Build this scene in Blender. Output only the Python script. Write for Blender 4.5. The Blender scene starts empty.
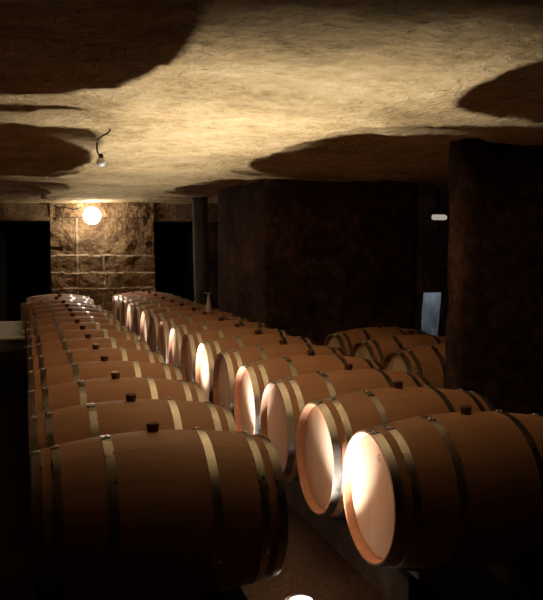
import bpy, bmesh, math, random
from mathutils import Vector, Matrix, noise
random.seed(7)
PI = math.pi
SC = bpy.context.scene
COL = SC.collection

# ---------------------------------------------------------------- helpers
def tag(o, label=None, cat=None, group=None, kind=None):
    if label: o['label'] = label
    if cat: o['category'] = cat
    if group: o['group'] = group
    if kind: o['kind'] = kind
    return o

def empty(name, loc=(0, 0, 0), rz=0.0):
    o = bpy.data.objects.new(name, None)
    COL.objects.link(o)
    o.location = loc
    o.rotation_euler = (0, 0, rz)
    o.empty_display_size = 0.1
    return o

def link(name, bm, mats, parent=None, smooth=False, loc=None):
    me = bpy.data.meshes.new(name)
    bm.normal_update()
    bm.to_mesh(me)
    bm.free()
    if not isinstance(mats, (list, tuple)): mats = [mats]
    for m in mats: me.materials.append(m)
    if smooth:
        for p in me.polygons: p.use_smooth = True
        me.set_sharp_from_angle(angle=math.radians(35))
    o = bpy.data.objects.new(name, me)
    COL.objects.link(o)
    if parent: o.parent = parent
    if loc: o.location = loc
    return o

def add_box(bm, x0, x1, y0, y1, z0, z1, bev=0.0):
    r = bmesh.ops.create_cube(bm, size=1)
    vs = r['verts']
    for v in vs:
        v.co = Vector(((x0 + x1) / 2 + v.co.x * (x1 - x0), (y0 + y1) / 2 + v.co.y * (y1 - y0), (z0 + z1) / 2 + v.co.z * (z1 - z0)))
    if bev > 0:
        es = list({e for v in vs for e in v.link_edges})
        bmesh.ops.bevel(bm, geom=es, offset=bev, segments=2, affect='EDGES', profile=0.5)

def lathe(bm, prof, axis='X', seg=64, loop=False, jitter=None):
    """spin a list of (a, r) about an axis"""
    rings = []
    for a, r in prof:
        if r < 1e-6:
            rings.append([bm.verts.new(ax(axis, a, 0, 0))])
        else:
            rings.append([bm.verts.new(ax(axis, a, r * math.cos(2 * PI * i / seg), r * math.sin(2 * PI * i / seg))) for i in range(seg)])
    n = len(rings)
    for k in range(n if loop else n - 1):
        A, B = rings[k], rings[(k + 1) % n]
        for i in range(seg):
            j = (i + 1) % seg
            if len(A) == 1 and len(B) == 1: continue
            if len(A) == 1: bm.faces.new((A[0], B[j], B[i]))
            elif len(B) == 1: bm.faces.new((A[i], A[j], B[0]))
            else: bm.faces.new((A[i], A[j], B[j], B[i]))
    bmesh.ops.recalc_face_normals(bm, faces=bm.faces)

def ax(axis, a, u, v):
    if axis == 'X': return Vector((a, u, v))
    if axis == 'Y': return Vector((u, a, v))
    return Vector((u, v, a))

def tube(bm, pts, rad, seg=10):
    rings = []
    pts = [Vector(p) for p in pts]
    for i, p in enumerate(pts):
        d = (pts[min(i + 1, len(pts) - 1)] - pts[max(i - 1, 0)]).normalized()
        up = Vector((0, 0, 1)) if abs(d.z) < 0.9 else Vector((1, 0, 0))
        s = d.cross(up).normalized(); t = s.cross(d).normalized()
        r = rad[i] if isinstance(rad, (list, tuple)) else rad
        rings.append([bm.verts.new(p + s * r * math.cos(2 * PI * k / seg) + t * r * math.sin(2 * PI * k / seg)) for k in range(seg)])
    for A, B in zip(rings, rings[1:]):
        for k in range(seg):
            bm.faces.new((A[k], A[(k + 1) % seg], B[(k + 1) % seg], B[k]))
    bm.faces.new(rings[0]); bm.faces.new(rings[-1])
    bmesh.ops.recalc_face_normals(bm, faces=bm.faces)

# ---------------------------------------------------------------- materials
class NT:
    def __init__(s, name):
        s.m = bpy.data.materials.new(name); s.m.use_nodes = True
        s.t = s.m.node_tree; s.b = s.t.nodes['Principled BSDF']
    def n(s, typ, **kw):
        x = s.t.nodes.new(typ)
        for k, v in kw.items():
            if k in x.inputs.keys() if isinstance(k, str) else False: x.inputs[k].default_value = v
            else: setattr(x, k, v)
        return x
    def l(s, a, b): s.t.links.new(a, b)
    def ramp(s, fac, stops):
        r = s.n('ShaderNodeValToRGB')
        el = r.color_ramp.elements
        while len(el) < len(stops): el.new(0.5)
        for e, (p, c) in zip(el, stops):
            e.position = p; e.color = (*c, 1) if len(c) == 3 else c
        s.l(fac, r.inputs[0]); return r.outputs[0]
    def noise(s, vec, scale, detail=4, rough=0.55):
        x = s.n('ShaderNodeTexNoise'); x.inputs['Scale'].default_value = scale
        x.inputs['Detail'].default_value = detail; x.inputs['Roughness'].default_value = rough
        s.l(vec, x.inputs['Vector']); return x.outputs['Fac']
    def math(s, op, a, b=None):
        x = s.n('ShaderNodeMath'); x.operation = op
        for i, v in enumerate((a, b)):
            if v is None: continue
            if isinstance(v, (int, float)): x.inputs[i].default_value = v
            else: s.l(v, x.inputs[i])
        return x.outputs[0]
    def mix(s, fac, a, b, mode='MIX'):
        x = s.n('ShaderNodeMix'); x.data_type = 'RGBA'; x.blend_type = mode
        for i, v in ((0, fac), (6, a), (7, b)):
            if isinstance(v, (int, float)): x.inputs[i].default_value = v
            elif isinstance(v, tuple): x.inputs[i].default_value = (*v, 1)
            else: s.l(v, x.inputs[i])
        return x.outputs[2]
    def bump(s, h, strength=0.3, dist=0.02):
        x = s.n('ShaderNodeBump'); x.inputs['Strength'].default_value = strength; x.inputs['Distance'].default_value = dist
        s.l(h, x.inputs['Height']); s.l(x.outputs[0], s.b.inputs['Normal'])
    def set(s, **kw):
        for k, v in kw.items():
            s.b.inputs[k.replace('_', ' ')].default_value = v
        return s
    def col(s, c): s.l(c, s.b.inputs['Base Color'])
    def obj(s): return s.n('ShaderNodeTexCoord').outputs['Object']

def mapping(t, vec, scale):
    m = t.n('ShaderNodeMapping'); m.inputs['Scale'].default_value = scale
    t.l(vec, m.inputs['Vector']); return m.outputs[0]

def mat_stave():
    t = NT('oak_staves'); c = t.obj()
    sep = t.n('ShaderNodeSeparateXYZ'); t.l(c, sep.inputs[0])
    ang = t.math('ARCTAN2', sep.outputs[1], sep.outputs[2])
    k = t.math('MULTIPLY', ang, 26 / (2 * PI))
    cell = t.math('FLOOR', k)
    wn = t.n('ShaderNodeTexWhiteNoise'); wn.noise_dimensions = '2D'
    info = t.n('ShaderNodeObjectInfo')
    cmb = t.n('ShaderNodeCombineXYZ'); t.l(cell, cmb.inputs[0]); t.l(info.outputs['Random'], cmb.inputs[1])
    t.l(cmb.outputs[0], wn.inputs['Vector'])
    grain = t.noise(mapping(t, c, (1.2, 26, 26)), 3.0, 6, 0.6)
    big = t.noise(c, 3.5, 2)
    base = t.ramp(wn.outputs['Value'], [(0, (0.46, 0.225, 0.125)), (1, (0.56, 0.285, 0.165))])
    base = t.mix(0.35, base, t.ramp(grain, [(0.3, (0.37, 0.175, 0.095)), (0.7, (0.62, 0.33, 0.195))]))
    base = t.mix(t.math('MULTIPLY', big, 0.35), base, (0.46, 0.21, 0.105))
    fr = t.math('ABSOLUTE', t.math('SUBTRACT', t.math('FRACT', k), 0.5))
    seam = t.math('GREATER_THAN', fr, 0.488)
    base = t.mix(t.math('MULTIPLY', seam, 0.45), base, (0.15, 0.08, 0.045))
    t.col(base)
    h = t.math('SUBTRACT', t.math('MULTIPLY', grain, 0.25), t.math('MULTIPLY', seam, 0.6))
    t.bump(h, 0.25, 0.003)
    t.set(Roughness=0.55, Specular_IOR_Level=0.35)
    return t.m

def mat_head():
    t = NT('oak_head_boards'); c = t.obj()
    sep = t.n('ShaderNodeSeparateXYZ'); t.l(c, sep.inputs[0])
    k = t.math('ADD', t.math('MULTIPLY', sep.outputs[1], 1 / 0.085), 0.5)
    cell = t.math('FLOOR', k)
    info = t.n('ShaderNodeObjectInfo')
    wn = t.n('ShaderNodeTexWhiteNoise'); wn.noise_dimensions = '2D'
    cmb = t.n('ShaderNodeCombineXYZ'); t.l(cell, cmb.inputs[0]); t.l(info.outputs['Random'], cmb.inputs[1])
    t.l(cmb.outputs[0], wn.inputs['Vector'])
    grain = t.noise(mapping(t, c, (1, 34, 1.6)), 3.0, 6, 0.6)
    base = t.ramp(wn.outputs['Value'], [(0, (0.57, 0.40, 0.27)), (1, (0.70, 0.52, 0.37))])
    base = t.mix(0.4, base, t.ramp(grain, [(0.3, (0.52, 0.35, 0.23)), (0.7, (0.74, 0.57, 0.42))]))
    fr = t.math('ABSOLUTE', t.math('SUBTRACT', t.math('FRACT', k), 0.5))
    seam = t.math('GREATER_THAN', fr, 0.488)
    base = t.mix(t.math('MULTIPLY', seam, 0.35), base, (0.3, 0.19, 0.12))
    t.col(base)
    t.bump(t.math('SUBTRACT', t.math('MULTIPLY', grain, 0.25), t.math('MULTIPLY', seam, 0.5)), 0.2, 0.002)
    t.set(Roughness=0.6, Specular_IOR_Level=0.3)
    return t.m

def mat_metal(name, col, rough, scale=14):
    t = NT(name); c = t.obj()
    n = t.noise(c, scale, 4)
    t.col(t.mix(n, col, tuple(x * 0.8 for x in col)))
    r = t.ramp(n, [(0.3, (rough - 0.06,) * 3), (0.7, (rough + 0.1,) * 3)])
    t.l(r, t.b.inputs['Roughness'])
    t.set(Metallic=0.95)
    t.bump(t.noise(c, 60, 3), 0.08, 0.002)
    return t.m

def mat_rock(name, stops, scale=1.0, bump=0.6, bdist=0.03, rough=0.95, speck=None):
    t = NT(name); c = t.obj()
    a = t.noise(c, 1.3 * scale, 6, 0.6)
    b = t.noise(c, 9 * scale, 6, 0.65)
    f = t.noise(c, 38 * scale, 5, 0.7)
    base = t.ramp(t.math('ADD', t.math('MULTIPLY', a, 0.55), t.math('MULTIPLY', b, 0.45)), stops)
    if speck:
        base = t.mix(t.ramp(t.noise(mapping(t, c, (1, 1.8, 1)), 7 * scale, 7, 0.75), [(speck[0], (0, 0, 0)), (speck[0] + 0.05, (1, 1, 1))]), base, speck[1])
        base = t.mix(t.ramp(t.noise(mapping(t, c, (1, 2.2, 1)), 19 * scale, 4, 0.6), [(0.68, (0, 0, 0)), (0.73, (0.9,) * 3)]), base, tuple(q * 0.9 for q in speck[1]))
    t.col(base)
    v = t.n('ShaderNodeTexVoronoi'); v.inputs['Scale'].default_value = 17 * scale; t.l(c, v.inputs['Vector'])
    h = t.math('ADD', t.math('MULTIPLY', b, 1.0), t.math('MULTIPLY', f, 0.45))
    h = t.math('ADD', h, t.math('MULTIPLY', v.outputs['Distance'], 0.25))
    t.bump(h, bump, bdist)
    t.set(Roughness=rough, Specular_IOR_Level=0.15)
    return t.m

def mat_plain(name, col, rough=0.5, metal=0.0, spec=0.4, nscale=30, var=0.15, bump=0.05):
    t = NT(name); c = t.obj()
    n = t.noise(c, nscale, 4)
    t.col(t.mix(n, tuple(min(1, x * (1 + var)) for x in col), tuple(x * (1 - var) for x in col)))
    t.set(Roughness=rough, Metallic=metal, Specular_IOR_Level=spec)
    t.bump(n, bump, 0.004)
    return t.m

def mat_emit(name, col, strength):
    t = NT(name)
    t.set(Base_Color=(*col, 1), Emission_Color=(*col, 1), Emission_Strength=strength, Roughness=0.3)
    return t.m

def mat_floor():
    t = NT('packed_gravel'); c = t.obj()
    a = t.noise(c, 1.5, 5); b = t.noise(c, 22, 5, 0.7)
    v = t.n('ShaderNodeTexVoronoi'); v.inputs['Scale'].default_value = 55; t.l(c, v.inputs['Vector'])
    base = t.ramp(b, [(0.3, (0.03, 0.015, 0.009)), (0.55, (0.07, 0.036, 0.022)), (0.75, (0.13, 0.07, 0.045))])
    base = t.mix(t.math('MULTIPLY', a, 0.5), base, (0.05, 0.024, 0.012))
    base = t.mix(t.ramp(v.outputs['Distance'], [(0.1, (0.6,) * 3), (0.22, (0, 0, 0))]), base, (0.15, 0.09, 0.06))
    t.col(base)
    t.bump(t.math('ADD', b, t.math('MULTIPLY', v.outputs['Distance'], -0.6)), 0.7, 0.012)
    t.set(Roughness=0.75, Specular_IOR_Level=0.3)
    return t.m

M_STAVE = mat_stave(); M_HEAD = mat_head()
M_HOOP = mat_metal('galvanised_steel', (0.62, 0.56, 0.50), 0.30)
M_RIVET = mat_metal('bright_steel', (0.85, 0.84, 0.82), 0.18)
M_BUNG = mat_plain('dark_red_silicone', (0.11, 0.036, 0.022), 0.45, spec=0.5)
M_BUNG2 = mat_plain('glazed_bung_top', (0.55, 0.50, 0.46), 0.15, spec=0.8)
M_CEIL = mat_rock('tan_limestone_ceiling', [(0.36, (0.38, 0.26, 0.115)), (0.5, (0.68, 0.48, 0.23)), (0.64, (0.86, 0.65, 0.36))],
                  1.0, 1.0, 0.08, speck=(0.62, (0.17, 0.12, 0.06)))  # tone contrast and dark specks paint the shade of lumps and pits
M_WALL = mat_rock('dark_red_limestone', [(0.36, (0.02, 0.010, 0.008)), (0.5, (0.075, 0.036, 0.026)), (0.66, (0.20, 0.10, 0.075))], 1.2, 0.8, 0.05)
M_BACK = mat_rock('brown_limestone_blocks', [(0.35, (0.10, 0.055, 0.025)), (0.5, (0.25, 0.15, 0.07)), (0.68, (0.45, 0.29, 0.14))], 2.2, 0.9, 0.05)
M_MORTAR = mat_plain('pale_lime_mortar', (0.40, 0.29, 0.18), 0.9)
M_FLOOR = mat_floor()
M_RAIL = mat_rock('grey_concrete', [(0.3, (0.04, 0.035, 0.03)), (0.5, (0.08, 0.072, 0.064)), (0.75, (0.19, 0.17, 0.15))], 5, 0.5, 0.01)
M_CHOCK = mat_plain('grey_oak_wedge', (0.30, 0.25, 0.20), 0.7)
M_CABLE = mat_plain('black_rubber', (0.012, 0.011, 0.010), 0.5)
M_FROST = mat_plain('frosted_glass', (0.55, 0.52, 0.52), 0.25, spec=0.7, bump=0.0)
M_WHITE = mat_plain('off_white_sheet', (0.84, 0.84, 0.82), 0.7)
M_TABLEWOOD = mat_plain('grey_brown_boards', (0.20, 0.15, 0.11), 0.75)
M_GREY = mat_plain('grey_painted_metal', (0.16, 0.16, 0.165), 0.5)
M_COLUMN = mat_rock('blue_grey_concrete', [(0.3, (0.10, 0.095, 0.095)), (0.5, (0.17, 0.165, 0.17)), (0.75, (0.26, 0.25, 0.25))], 3, 0.5, 0.02)
M_LAMP = mat_emit('wall_lamp_glow', (1.0, 0.95, 0.88), 42.0)
M_LED = mat_emit('led_lens_glow', (1.0, 0.97, 0.92), 12.0)
M_EMERG = mat_emit('emergency_tube_glow', (1.0, 0.90, 0.75), 0.38)

# ---------------------------------------------------------------- setting
HC = 2.30
def fbm(x, y, z, s, o=4):
    v = 0; a = 1; f = s
    for i in range(o):
        v += a * noise.noise(Vector((x * f, y * f, z * f))); a *= 0.5; f *= 2.1
    return v

def ceil_z(x, y):
    z = HC + 0.035 * fbm(x, y * 0.7, 3.1, 0.55, 3) + 0.015 * fbm(x, y * 1.4, 8.2, 3.6, 3)
    z += 0.011 * noise.noise(Vector((x * 16, y * 20, 1.0)))
    # worn beds of the quarry roof: shallow steps that run across the gallery
    for ys, h in ((4.55, 0.012), (5.6, -0.012), (9.4, 0.014)):
        w = ys + 0.12 * noise.noise(Vector((x * 0.8, ys, 0)))
        z += h * (1 / (1 + math.exp(-max(-30, min(30, (y - w) / 0.05)))) - 0.5)
    return z

def grid(bm, xs, ys, f):
    rows = [[bm.verts.new(f(a, b)) for a in xs] for b in ys]
    for r0, r1 in zip(rows, rows[1:]):
        for i in range(len(xs) - 1):
            bm.faces.new((r0[i], r0[i + 1], r1[i + 1], r1[i]))

def span(a, b, n): return [a + (b - a) * i / n for i in range(n + 1)]

bm = bmesh.new()
xs = span(-4.0, -0.8, 20)[:-1] + span(-0.8, 3.8, 130)[:-1] + span(3.8, 7.0, 24)
ys = span(-1.5, 1.5, 24)[:-1] + span(1.5, 8.0, 200)[:-1] + span(8.0, 18.5, 150)
grid(bm, xs, ys, lambda x, y: Vector((x, y, ceil_z(x, y))))
tag(link('ceiling', bm, M_CEIL, smooth=False), kind='structure')
for p in bpy.data.objects['ceiling'].data.polygons: p.use_smooth = True

bm = bmesh.new()
xs = span(-4.0, 7.0, 110); ys = span(-1.5, 18.5, 200)
grid(bm, xs, ys, lambda x, y: Vector((x, y, 0.012 * fbm(x, y, 0, 1.2, 3) - 0.008)))
o = tag(link('floor', bm, M_FLOOR), kind='structure')
for p in o.data.polygons: p.use_smooth = True

def rock_box(name, x0, x1, y0, y1, z0, z1, mat, step=0.12, amp=0.03, scale=1.6, seed=0.0, kind='structure'):
    """a rough-hewn rock mass: a subdivided box pushed in and out by noise"""
    bm = bmesh.new()
    nx, ny, nz = [max(1, int(round((b - a) / step))) for a, b in ((x0, x1), (y0, y1), (z0, z1))]
    cache = {}
    def V(i, j, k):
        key = (i, j, k)
        if key not in cache:
            p = Vector((x0 + (x1 - x0) * i / nx, y0 + (y1 - y0) * j / ny, z0 + (z1 - z0) * k / nz))
            n = Vector(((i == nx) - (i == 0), (j == ny) - (j == 0), 0))
            d = amp * fbm(p.x + seed, p.y, p.z, scale, 4)
            cache[key] = bm.verts.new(p + n * d)
        return cache[key]
    for i in range(nx):
        for j in range(ny):
            for k in (0, nz): bm.faces.new((V(i, j, k), V(i + 1, j, k), V(i + 1, j + 1, k), V(i, j + 1, k)))
    for i in range(nx):
        for k in range(nz):
            for j in (0, ny): bm.faces.new((V(i, j, k), V(i + 1, j, k), V(i + 1, j, k + 1), V(i, j, k + 1)))
    for j in range(ny):
        for k in range(nz):
            for i in (0, nx): bm.faces.new((V(i, j, k), V(i, j + 1, k), V(i, j + 1, k + 1), V(i, j, k + 1)))
    bmesh.ops.recalc_face_normals(bm, faces=bm.faces)
    o = link(name, bm, mat)
    for p in o.data.polygons: p.use_smooth = True
    return tag(o, kind=kind)

T = HC + 0.10
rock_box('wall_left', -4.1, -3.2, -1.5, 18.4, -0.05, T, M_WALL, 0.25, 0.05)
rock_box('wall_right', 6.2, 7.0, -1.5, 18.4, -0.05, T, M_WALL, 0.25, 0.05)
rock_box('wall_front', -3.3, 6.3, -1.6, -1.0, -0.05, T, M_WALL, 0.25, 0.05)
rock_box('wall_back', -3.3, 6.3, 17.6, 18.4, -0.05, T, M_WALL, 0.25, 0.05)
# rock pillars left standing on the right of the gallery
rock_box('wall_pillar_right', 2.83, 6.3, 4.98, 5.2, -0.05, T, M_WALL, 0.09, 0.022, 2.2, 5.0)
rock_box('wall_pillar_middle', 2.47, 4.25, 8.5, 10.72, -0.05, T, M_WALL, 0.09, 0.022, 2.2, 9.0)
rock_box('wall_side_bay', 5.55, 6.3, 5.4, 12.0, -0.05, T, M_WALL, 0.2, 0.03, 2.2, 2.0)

# far wall: a block pier with two dark openings under a rock lintel
def far_pier():
    bm = bmesh.new()
    x0, x1, y0, z1 = 0.44, 2.16, 14.3, 2.32
    joints_z = [0.0, 0.46, 0.87, 1.13, 1.42, 2.05, 2.32]
    out = [0.24, 0.20, 0.165, 0.11, 0.03, 0.06]
    verts_x = {0: [0.86], 1: [0.86, 1.28], 2: [0.85, 1.32], 3: [0.87, 1.30], 4: [0.87], 5: []}
    nx, nz = 120, 170
    def jz(x, k): return joints_z[k] + (0.022 * noise.noise(Vector((x * 3.1, k * 4.7, 0.5))) + 0.01 * noise.noise(Vector((x * 9, k * 2.7, 1.5))) if 0 < k < 5 else 0)
    def dep(x, z):
        k = 0
        while k < len(out) - 1 and z > jz(x, k + 1): k += 1
        d = out[k]
        for jx in verts_x[k]:
            w = abs(x - jx - 0.01 * noise.noise(Vector((z * 6, jx, 2))))
            if w < 0.016: d += 0.008
        d += 0.028 * fbm(x, z, k * 3.0, 5, 4) - (0.05 if 1.50 < z < 1.56 and x < 0.44 + 0.2 else 0)
        if k >= 4: d += 0.03 * fbm(x * 1.5, z * 1.5, 4.0, 3, 3)
        return d
    F = [[bm.verts.new((x0 + (x1 - x0) * i / nx, y0 - dep(x0 + (x1 - x0) * i / nx, z1 * j / nz), z1 * j / nz + 0.0)) for i in range(nx + 1)] for j in range(nz + 1)]
    for j in range(nz):
        for i in range(nx):
            bm.faces.new((F[j][i], F[j][i + 1], F[j + 1][i + 1], F[j + 1][i]))
    B = [[bm.verts.new((x, y0 + 1.1, z1 * j / nz)) for x in (x0, x1)] for j in range(nz + 1)]
    for j in range(nz):
        bm.faces.new((F[j][0], F[j + 1][0], B[j + 1][0], B[j][0]))
        bm.faces.new((F[j][nx], B[j][1], B[j + 1][1], F[j + 1][nx]))
        bm.faces.new((B[j][0], B[j + 1][0], B[j + 1][1], B[j][1]))
    bmesh.ops.recalc_face_normals(bm, faces=bm.faces)
    for fc in bm.faces:
        c = fc.calc_center_median()
        if c.y > y0 + 0.2: continue
        k = 0
        while k < len(out) - 1 and c.z > jz(c.x, k + 1): k += 1
        if any(abs(c.x - jx - 0.01 * noise.noise(Vector((c.z * 6, jx, 2)))) < 0.011 for jx in verts_x[k]) or any(0 < c.z - jz(c.x, q) < 0.020 for q in range(1, 5)):
            fc.material_index = 1
    o = link('wall_far_pier', bm, [M_BACK, M_MORTAR])
    return tag(o, kind='structure')
far_pier()
rock_box('wall_far_lintel_left', -3.3, 0.46, 14.28, 15.3, 1.99, T, M_BACK, 0.07, 0.03, 3, 3.0)
rock_box('wall_far_lintel_right', 2.14, 6.3, 14.28, 15.3, 2.01, T, M_BACK, 0.07, 0.03, 3, 6.0)
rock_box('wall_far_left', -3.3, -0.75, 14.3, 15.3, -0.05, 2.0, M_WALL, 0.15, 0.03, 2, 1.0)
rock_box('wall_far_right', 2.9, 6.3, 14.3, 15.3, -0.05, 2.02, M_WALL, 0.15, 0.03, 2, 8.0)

# ---------------------------------------------------------------- barrels
L = 0.95
def rad(x): return 0.3365 - 0.244 * (x - L / 2) ** 2
def make_barrel():
    root = empty('oak_barrel')
    # staves with bevelled chimes, hollow rims at both ends
    bm = bmesh.new()
    n = 22
    outer = [(L * i / n, rad(L * i / n)) for i in range(n + 1)]
    prof = [(0.045, 0.262), (0.006, 0.270), (0.0, 0.275), (0.0, rad(0) - 0.003)] + [(0.003, rad(0.003))] + outer[1:-1] + \
           [(L - 0.003, rad(0.003)), (L, rad(0) - 0.003), (L, 0.275), (L - 0.006, 0.270), (L - 0.045, 0.262)]
    lathe(bm, prof, 'X', 96)
    link('staves', bm, M_STAVE, root, True)
    for s in (0, 1):
        bm = bmesh.new()
        a, b = (0.036, 0.052) if s == 0 else (L - 0.036, L - 0.052)
        lathe(bm, [(a, 0), (a, 0.2545), (a + (b - a) * 0.3, 0.2625), (b, 0.262), (b, 0)], 'X', 96)
        link('head', bm, M_HEAD, root, True)
    for c, w in ((0.020, 0.038), (0.092, 0.034), (0.285, 0.036), (L - 0.285, 0.036), (L - 0.092, 0.034), (L - 0.020, 0.038)):
        bm = bmesh.new()
        a, b = c - w / 2, c + w / 2
        t = 0.0028
        prof = [(a, rad(a) + 0.0006), (a, rad(a) + t), (c, rad(c) + t), (b, rad(b) + t), (b, rad(b) + 0.0006)]
        lathe(bm, prof, 'X', 96, loop=True)
        h = link('hoop', bm, M_HOOP, root, True)
        # riveted lap, a little turned from the top
        bm = bmesh.new()
        th0 = 0.10 if c < L / 2 else -0.12
        seg = 5
        rows = []
        for i in range(seg + 1):
            th = th0 + 0.11 * i / seg / (rad(c) / 0.3) - 0.055
            for q in (a, b):
                r = rad(q) + t + 0.0022
                rows.append(bm.verts.new((q, -r * math.sin(th), r * math.cos(th))))
            for q in (a, b):
                r = rad(q) + t - 0.0006
                rows.append(bm.verts.new((q, -r * math.sin(th), r * math.cos(th))))
        for i in range(seg):
            p, q = rows[4 * i:4 * i + 4], rows[4 * i + 4:4 * i + 8]
            bm.faces.new((p[0], p[1], q[1], q[0])); bm.faces.new((p[0], q[0], q[2], p[2])); bm.faces.new((p[1], p[3], q[3], q[1]))
        bm.faces.new((rows[0], rows[2], rows[3], rows[1])); bm.faces.new((rows[-4], rows[-3], rows[-1], rows[-2]))
        for dth in (-0.03, 0.03):
            th = th0 + dth
            for q in (c - w * 0.22, c + w * 0.22) if dth > 0 else (c,):
                r = rad(q) + t + 0.0018
                rr = bmesh.ops.create_uvsphere(bm, u_segments=10, v_segments=6, radius=0.0062)
                for v in rr['verts']: v.co = v.co * 1.0 + Vector((q, -r * math.sin(th), r * math.cos(th)))
        bmesh.ops.recalc_face_normals(bm, faces=bm.faces)
        link('riveted_lap', bm, M_RIVET, h, True)
    bm = bmesh.new()
    z = rad(L / 2)
    lathe(bm, [(z - 0.008, 0), (z - 0.008, 0.021), (z + 0.004, 0.0225), (z + 0.030, 0.0265), (z + 0.034, 0.0235), (z + 0.034, 0.019), (z + 0.031, 0.017), (z + 0.031, 0)], 'Z', 28)
    for v in bm.verts: v.co.x += L / 2
    link('bung', bm, M_BUNG, root, True)
    return root

def copy_tree(o, parent=None):
    c = o.copy(); COL.objects.link(c)
    if parent: c.parent = parent
    for ch in list(o.children): copy_tree(ch, c)
    return c

AX = 0.51
proto = make_barrel(); used = False
ORD = ['nearest', 'second', 'third', 'fourth', 'fifth', 'sixth', 'seventh', 'eighth', 'ninth', 'tenth', 'eleventh',
       'twelfth', 'thirteenth', 'fourteenth', 'fifteenth', 'sixteenth']
barrels = {}
def barrel(row, k, x, y, z, label, group, jr=0.004):
    global used
    o = copy_tree(proto) if used else proto
    used = True
    o.location = (x, y, z)
    o.rotation_euler = (random.uniform(-0.09, 0.09), 0, random.uniform(-jr, jr))
    o.name = 'oak_barrel'
    tag(o, label, 'barrel', group)
    barrels[(row, k)] = o
    return o

NL, NR, NS = 15, 16, 3
for k in range(NL):
    x = random.uniform(-0.008, 0.008) - (0.05 if k == 12 else -0.0018 * k)
    if k == 0: lab = 'nearest oak barrel of the left row, large and dark at bottom left'
    elif k == 12: lab = 'oak barrel sticking out past its neighbours near the far end of the left row'
    elif k == NL - 1: lab = 'farthest oak barrel of the left row, in front of the lit block wall'
    else: lab = '%s oak barrel from the camera in the left row, lying sideways with bung up' % ORD[k]
    barrel('L', k, x, 3.266 + 0.7035 * k, AX + (0.008 if k == 12 else 0), lab, 'oak barrels of the left row')
for k in range(NR):
    x = 1.387 + random.uniform(-0.006, 0.006)
    if k == 0: lab = 'nearest oak barrel of the right row with brightly lit pale head'
    elif k == NR - 1: lab = 'farthest oak barrel of the right row'
    else: lab = '%s oak barrel from the camera in the right row, its pale head facing the aisle' % ORD[k]
    barrel('R', k, x, 3.250 + 0.6835 * k, AX, lab, 'oak barrels of the right row')
for k in range(NS):
    lab = '%s oak barrel in the dim side bay between the rock pillars' % ['nearest', 'middle', 'farthest'][k]
    barrel('S', k, 2.78, 5.93 + 0.69 * k, AX - 0.035, lab, 'oak barrels in the dim side bay')

# pale caps that paint a glint onto three of the left-row bungs
for k in (2, 3, 4):
    b = [c for c in barrels[('L', k)].children if c.name.startswith('bung')][0]
    bm = bmesh.new()
    z = rad(L / 2) + 0.0345
    lathe(bm, [(z - 0.003, 0), (z - 0.003, 0.0262), (z + 0.002, 0.0255), (z + 0.004, 0.020), (z + 0.0045, 0)], 'Z', 28)
    for v in bm.verts: v.co.x += L / 2
    c = link('bung_glint', bm, M_BUNG2, b, True)
    tag(c, 'pale shiny cap')

# tiny burnt mark on the nearest right head
R0 = barrels[('R', 0)]
cu = bpy.data.curves.new('mark', 'FONT'); cu.body = 'G.'; cu.size = 0.045; cu.extrude = 0.0006
tmp = bpy.data.objects.new('mark_tmp', cu); COL.objects.link(tmp)
bpy.context.view_layer.update()
me = bpy.data.meshes.new_from_object(tmp.evaluated_get(bpy.context.evaluated_depsgraph_get()))
bpy.data.objects.remove(tmp)
me.materials.append(mat_plain('burnt_mark', (0.30, 0.19, 0.14), 0.8))
mk = bpy.data.objects.new('brand_mark', me); COL.objects.link(mk); mk.parent = R0
mk.matrix_local = Matrix(((0, 0, -1, 0.0352), (-1, 0, 0, -0.03), (0, 1, 0, 0.165), (0, 0, 0, 1)))
tag(mk, 'small burnt mark near the top of the head')

# ---------------------------------------------------------------- rails and wedges
def rail(x, ytop, y0, y1, label, group=None, ax=AX):
    w = 0.05
    ztop = ax - rad(0.17) - 0.012
    bm = bmesh.new()
    n = 80
    sec = [(-w, -0.02), (-w, ztop - 0.012), (-w + 0.012, ztop), (w - 0.012, ztop), (w, ztop - 0.012), (w, -0.02)]
    rings = []
    for i in range(n + 1):
        y = y0 + (y1 - y0) * i / n
        rings.append([bm.verts.new((x + a + 0.004 * noise.noise(Vector((a * 30, y * 6, b * 20))), y + (0.012 * noise.noise(Vector((a * 40, 1, b * 30))) if i == 0 else 0), b - 0.004 * abs(noise.noise(Vector((a * 30, y * 5, 7)))))) for a, b in sec])
    for A, B in zip(rings, rings[1:]):
        for q in range(len(sec)):
            bm.faces.new((A[q], A[(q + 1) % len(sec)], B[(q + 1) % len(sec)], B[q]))
    bm.faces.new(rings[0]); bm.faces.new(rings[-1])
    bmesh.ops.recalc_face_normals(bm, faces=bm.faces)
    o = link('barrel_rail', bm, M_RAIL)
    tag(o, label, 'rail', group)
    return o
rail(0.17, 0, 3.10, 3.266 + 0.7035 * 14 + 0.3, 'low grey concrete rail under the outer ends of the left row')
rail(0.78, 0, 3.10, 3.266 + 0.7035 * 14 + 0.3, 'low grey concrete rail under the left row, along the aisle')
rail(1.59, 0, 3.14, 13.8, 'low grey concrete rail under the right row, rough end showing below the nearest barrel')
rail(2.20, 0, 3.14, 13.8, 'low grey concrete rail under the far ends of the right row')
rail(2.95, 0, 5.6, 7.65, 'low concrete rail in the dim side bay, near the barrel heads', ax=AX - 0.035)
rail(3.56, 0, 5.6, 7.65, 'low concrete rail in the dim side bay, behind', ax=AX - 0.035)

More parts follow.
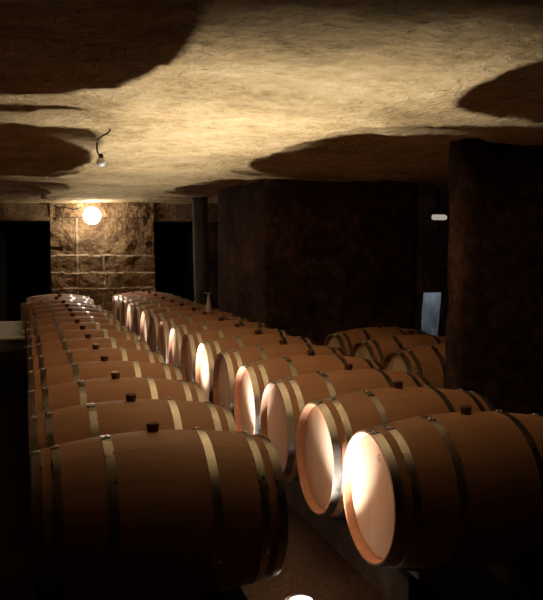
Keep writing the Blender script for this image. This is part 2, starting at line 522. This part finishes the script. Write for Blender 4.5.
def wedge(x, yc, s, label):
    """oak wedge on the rail, leaning against the barrel's flank"""
    zt = AX - rad(0.17) - 0.008
    R = rad(0.17) + 0.012
    bm = bmesh.new()
    n = 8
    top = []
    d0, d1 = 0.045, 0.150
    prof = [(d0, zt)]
    for i in range(n + 1):
        d = d0 + (d1 - d0) * i / n
        prof.append((d, AX - math.sqrt(R * R - d * d) - 0.001))
    prof.append((d1 + 0.02, AX - math.sqrt(R * R - d1 * d1) - 0.002)); prof.append((d1 + 0.02, zt))
    A = [bm.verts.new((x - 0.035, yc + s * d, z)) for d, z in prof]
    B = [bm.verts.new((x + 0.035, yc + s * d, z)) for d, z in prof]
    for i in range(len(A)):
        j = (i + 1) % len(A)
        bm.faces.new((A[i], A[j], B[j], B[i]))
    bm.faces.new(A); bm.faces.new(B)
    bmesh.ops.recalc_face_normals(bm, faces=bm.faces)
    o = link('barrel_wedge', bm, M_CHOCK)
    tag(o, label, 'wedge', 'wedges under the aisle end of the right row')
for k in range(4):
    b = barrels[('R', k)]
    s_ = -1
    wedge(1.59, b.location.y, s_, 'grey oak wedge on the rail under the %s barrel of the right row' % ORD[k])

# ---------------------------------------------------------------- floor uplights
LIGHTS_Y = [3.42, 5.05, 6.72, 8.38, 10.05, 11.7, 13.3]
names = ['bright round floor uplight nearest the camera, at the bottom edge',
         'round floor uplight in the aisle by the fourth barrels', 'round floor uplight in the aisle by the sixth barrels',
         'round floor uplight in the aisle by the eighth barrels', 'round floor uplight in the aisle by the tenth barrels',
         'round floor uplight in the aisle near the thirteenth barrels', 'farthest round floor uplight at the end of the aisle']
POW = [1.0, 1.05, 0.8, 0.45, 0.3, 0.22, 0.15]
TILT = [12, 5, 3, 3, 3, 3, 3]
for i, y in enumerate(LIGHTS_Y):
    x = 1.15 if i == 0 else 1.165
    r = empty('floor_uplight', (x, y, 0))
    tag(r, names[i], 'floor light', 'round floor uplights along the aisle')
    bm = bmesh.new()
    lathe(bm, [(-0.02, 0.075), (0.010, 0.072), (0.014, 0.066), (0.014, 0.050), (0.008, 0.047), (-0.02, 0.047)], 'Z', 40, loop=True)
    link('bezel', bm, M_RIVET, r, True)
    bm = bmesh.new()
    lathe(bm, [(-0.015, 0), (-0.015, 0.0465), (0.007, 0.0465), (0.0105, 0.03), (0.0115, 0)], 'Z', 32)
    link('lens', bm, M_LED, r, True)
    ld = bpy.data.lights.new('uplight_beam', 'SPOT')
    ld.energy = 350 * POW[i]; ld.spot_size = math.radians(77 if i else 85); ld.spot_blend = 1.0
    ld.shadow_soft_size = 0.012; ld.color = (1.0, 0.955, 0.91)
    lo = bpy.data.objects.new('beam', ld); COL.objects.link(lo); lo.parent = r
    lo.location = (0, 0, 0.045); lo.rotation_euler = (PI + math.radians(-TILT[i]), 0, 0)

# ---------------------------------------------------------------- lamp on the far pier
r = empty('bulkhead_lamp', (1.10, 13.98, 2.075))
tag(r, 'glaring white lamp on the far block wall, just under the ceiling', 'wall lamp')
bm = bmesh.new()
lathe(bm, [(0.18, 0), (0.18, 0.07), (0.07, 0.075), (0.06, 0.06), (0.06, 0)], 'Y', 32)
link('bracket', bm, M_GREY, r, True)
bm = bmesh.new()
bmesh.ops.create_uvsphere(bm, u_segments=32, v_segments=20, radius=0.14)  # globe enlarged so its shape takes in the lamp's glare
link('globe', bm, M_LAMP, r, True)
# wires and clips above it
bm = bmesh.new()
tube(bm, [(0.50, 14.2, 2.24), (0.58, 14.12, 2.20), (0.68, 14.1, 2.21), (0.82, 14.09, 2.18), (0.88, 14.08, 2.20), (0.93, 14.13, 2.21)], 0.010, 8)
tag(link('lamp_cable', bm, M_CABLE), 'loose cable strung along the top of the block wall to the lamp', 'cable')

# ---------------------------------------------------------------- hanging bulbs
cz_ = ceil_z(0.52, 5.25)
r = empty('pendant_bulb', (0.458, 5.25, cz_))
tag(r, 'unlit grey round bulb hanging from a bent black cord under the ceiling', 'light bulb')
bm = bmesh.new()
tube(bm, [(0.066, 0.0, 0.01), (0.045, 0, -0.022), (0.010, 0, -0.042), (-0.016, 0, -0.060), (-0.024, 0, -0.09), (-0.023, 0, -0.135), (-0.012, 0, -0.160)], 0.0055, 8)
link('cord', bm, M_CABLE, r, True)
bm = bmesh.new()
lathe(bm, [(-0.150, 0), (-0.150, 0.008), (-0.156, 0.014), (-0.178, 0.015), (-0.178, 0)], 'Z', 20)
link('socket', bm, M_CABLE, r, True)
bm = bmesh.new()
lathe(bm, [(-0.172, 0), (-0.174, 0.012), (-0.182, 0.020), (-0.194, 0.027), (-0.206, 0.0285), (-0.218, 0.025), (-0.228, 0.015), (-0.232, 0)], 'Z', 24)
link('bulb', bm, M_FROST, r, True)

zc2 = ceil_z(0.27, 11.3)
r = empty('ceiling_lampholder', (0.27, 11.3, zc2))
tag(r, 'small white lampholder with pale bulb fixed to the far ceiling', 'light bulb')
bm = bmesh.new()
lathe(bm, [(0.01, 0), (0.01, 0.022), (-0.035, 0.026), (-0.04, 0.0)], 'Z', 20)
link('socket', bm, M_WHITE, r, True)
bm = bmesh.new()
lathe(bm, [(-0.038, 0), (-0.042, 0.022), (-0.07, 0.038), (-0.095, 0.036), (-0.112, 0.02), (-0.118, 0)], 'Z', 20)
link('bulb', bm, M_WHITE, r, True)

# ---------------------------------------------------------------- column, flask
bm = bmesh.new()
prof = [(-0.03, 0.125), (0.3, 0.12), (0.9, 0.115), (1.5, 0.118), (2.05, 0.112), (2.15, 0.12), (2.36, 0.125)]
lathe(bm, prof, 'Z', 32)
for v in bm.verts:
    v.co.x += 2.64 - 0.05 * v.co.z / 2.3; v.co.y += 12.5
    d = 0.008 * fbm(v.co.x * 3, v.co.y * 3, v.co.z, 2, 3); v.co.x += d; v.co.y += d
tag(link('prop_column', bm, M_COLUMN, smooth=True), 'slim grey round column propping the ceiling beyond the right row', 'column')

yb = barrels[('R', 8)].location.y
r = empty('topping_flask', (1.895, yb, AX + 0.338 + 0.028))
# ---------------------------------------------------------------- low table on the left
r2 = empty('low_table', (-0.56, 10.6, 0))
tag(r2, 'low table with a pale flat top, left of the barrel rows', 'table')
bm = bmesh.new(); add_box(bm, -0.6, 0.56, -1.32, 0.72, 0.572, 0.60, 0.006); link('table_top', bm, M_WHITE, r2)
bm = bmesh.new(); add_box(bm, -0.57, 0.54, -1.29, -1.25, 0.44, 0.571, 0.004); link('apron', bm, M_TABLEWOOD, r2)
for sx in (-0.55, 0.47):
    for sy in (-1.245, 0.62):
        bm = bmesh.new(); add_box(bm, sx, sx + 0.07, sy, sy + 0.07, 0.0, 0.571, 0.005); link('leg', bm, M_TABLEWOOD, r2)

# grey cabinet seen through the far left opening
r3 = empty('metal_cabinet', (-0.62, 16.3, 0))
tag(r3, 'tall grey metal cabinet seen through the far left opening', 'cabinet')
bm = bmesh.new(); add_box(bm, -0.4, 0.33, -0.2, 0.25, 0.0, 1.9, 0.01); link('body', bm, M_GREY, r3)
for x0 in (-0.385, -0.03):
    bm = bmesh.new(); add_box(bm, x0, x0 + 0.345, -0.218, -0.201, 0.06, 1.86, 0.004); d = link('door', bm, M_GREY, r3)
    bm = bmesh.new(); hx = x0 + (0.31 if x0 < -0.1 else 0.03); add_box(bm, hx, hx + 0.015, -0.24, -0.2185, 0.95, 1.10, 0.003); link('handle', bm, M_RIVET, d)

# ---------------------------------------------------------------- pale sheet and safety lamp deep in the bay
bm = bmesh.new()
nx, nz = 14, 26
G = []
for j in range(nz + 1):
    row = []
    for i in range(nx + 1):
        u, v = i / nx, j / nz
        z = 0.0 + 1.0 * v; x = 4.80 + 0.25 * u + 0.06 * v
        row.append(bm.verts.new((x, 9.52 + 0.03 * fbm(u * 2, v * 2, 1, 1.5, 3), z + 0.02 * u * (1 - v))))
    G.append(row)
for j in range(nz):
    for i in range(nx): bm.faces.new((G[j][i], G[j][i + 1], G[j + 1][i + 1], G[j + 1][i]))
ge = bmesh.ops.solidify(bm, geom=list(bm.faces), thickness=0.006)
tag(link('plastic_sheet', bm, mat_plain('pale_blue_plastic', (0.62, 0.66, 0.74), 0.4), smooth=True), 'crinkled pale blue plastic sheet in the dark gap beyond the side bay', 'plastic sheet')

r4 = empty('safety_lamp', (5.05, 9.5, 1.96))
tag(r4, 'small dim safety lamp fixed high in the dark gap left of the right pillar', 'lamp')
bm = bmesh.new(); add_box(bm, -0.11, 0.07, -0.03, 0.06, 0.03, 0.12, 0.008); link('housing', bm, M_GREY, r4)
bm = bmesh.new()
lathe(bm, [(-0.085, 0), (-0.085, 0.028), (-0.075, 0.034), (0.085, 0.034), (0.11, 0.02), (0.115, 0)], 'X', 20)
for v in bm.verts: v.co.z -= 0.005
link('tube', bm, M_EMERG, r4, True)
bm = bmesh.new(); add_box(bm, -0.02, 0.02, 0.02, 0.045, 0.12, 0.40, 0.0); link('stem', bm, M_GREY, r4)
ld = bpy.data.lights.new('sheet_fill', 'SPOT'); ld.energy = 40; ld.spot_size = math.radians(34); ld.spot_blend = 0.4; ld.color = (0.85, 0.91, 1.0); ld.shadow_soft_size = 0.03  # added spot outside the housing, there to brighten the plastic sheet
lo = bpy.data.objects.new('beam', ld); COL.objects.link(lo); lo.parent = r4
lo.location = (-0.05, -0.38, -0.06); 
lo.rotation_euler = (math.radians(18), 0, 0)

# flask standing on a right-row barrel
tag(r, 'slim clear glass flask standing on a barrel in the right row before the column', 'flask')
bm = bmesh.new()
lathe(bm, [(0.0, 0), (0.0, 0.030), (0.008, 0.034), (0.06, 0.031), (0.11, 0.020), (0.15, 0.013), (0.19, 0.012), (0.195, 0.016), (0.20, 0.016), (0.20, 0.0)], 'Z', 24)
link('glass_body', bm, M_FROST, r, True)
bm = bmesh.new()
lathe(bm, [(0.2005, 0), (0.2005, 0.04), (0.207, 0.042), (0.212, 0.038), (0.214, 0)], 'Z', 24)
link('stopper', bm, M_GREY, r, True)

# ---------------------------------------------------------------- world, camera
w = bpy.data.worlds.new('world'); SC.world = w; w.use_nodes = True
w.node_tree.nodes['Background'].inputs[0].default_value = (0, 0, 0, 1)
w.node_tree.nodes['Background'].inputs[1].default_value = 0.0

cam = bpy.data.cameras.new('camera'); co = bpy.data.objects.new('camera', cam); COL.objects.link(co)
yaw, pitch, roll, F = 0.2925, 0.0655, 0.0024, 829.0
f = Vector((math.sin(yaw) * math.cos(pitch), math.cos(yaw) * math.cos(pitch), -math.sin(pitch)))
rt = Vector((math.cos(yaw), -math.sin(yaw), 0)); up = rt.cross(f)
rt2 = rt * math.cos(roll) + up * math.sin(roll); up2 = up * math.cos(roll) - rt * math.sin(roll)
co.matrix_world = Matrix(((rt2.x, up2.x, -f.x, -0.0215), (rt2.y, up2.y, -f.y, 0.0), (rt2.z, up2.z, -f.z, 1.592), (0, 0, 0, 1)))
cam.sensor_fit = 'HORIZONTAL'; cam.sensor_width = 36; cam.lens = F / 543 * 36
cam.clip_start = 0.02
SC.camera = co

SC.view_settings.view_transform = 'Standard'; SC.view_settings.look = 'None'
SC.view_settings.gamma = 1; SC.view_settings.use_curve_mapping = False
SC.view_settings.exposure = 0.0
SC.cycles.use_denoising = True
SC.cycles.max_bounces = 8; SC.cycles.diffuse_bounces = 5; SC.cycles.glossy_bounces = 4
SC.cycles.sample_clamp_indirect = 4.0
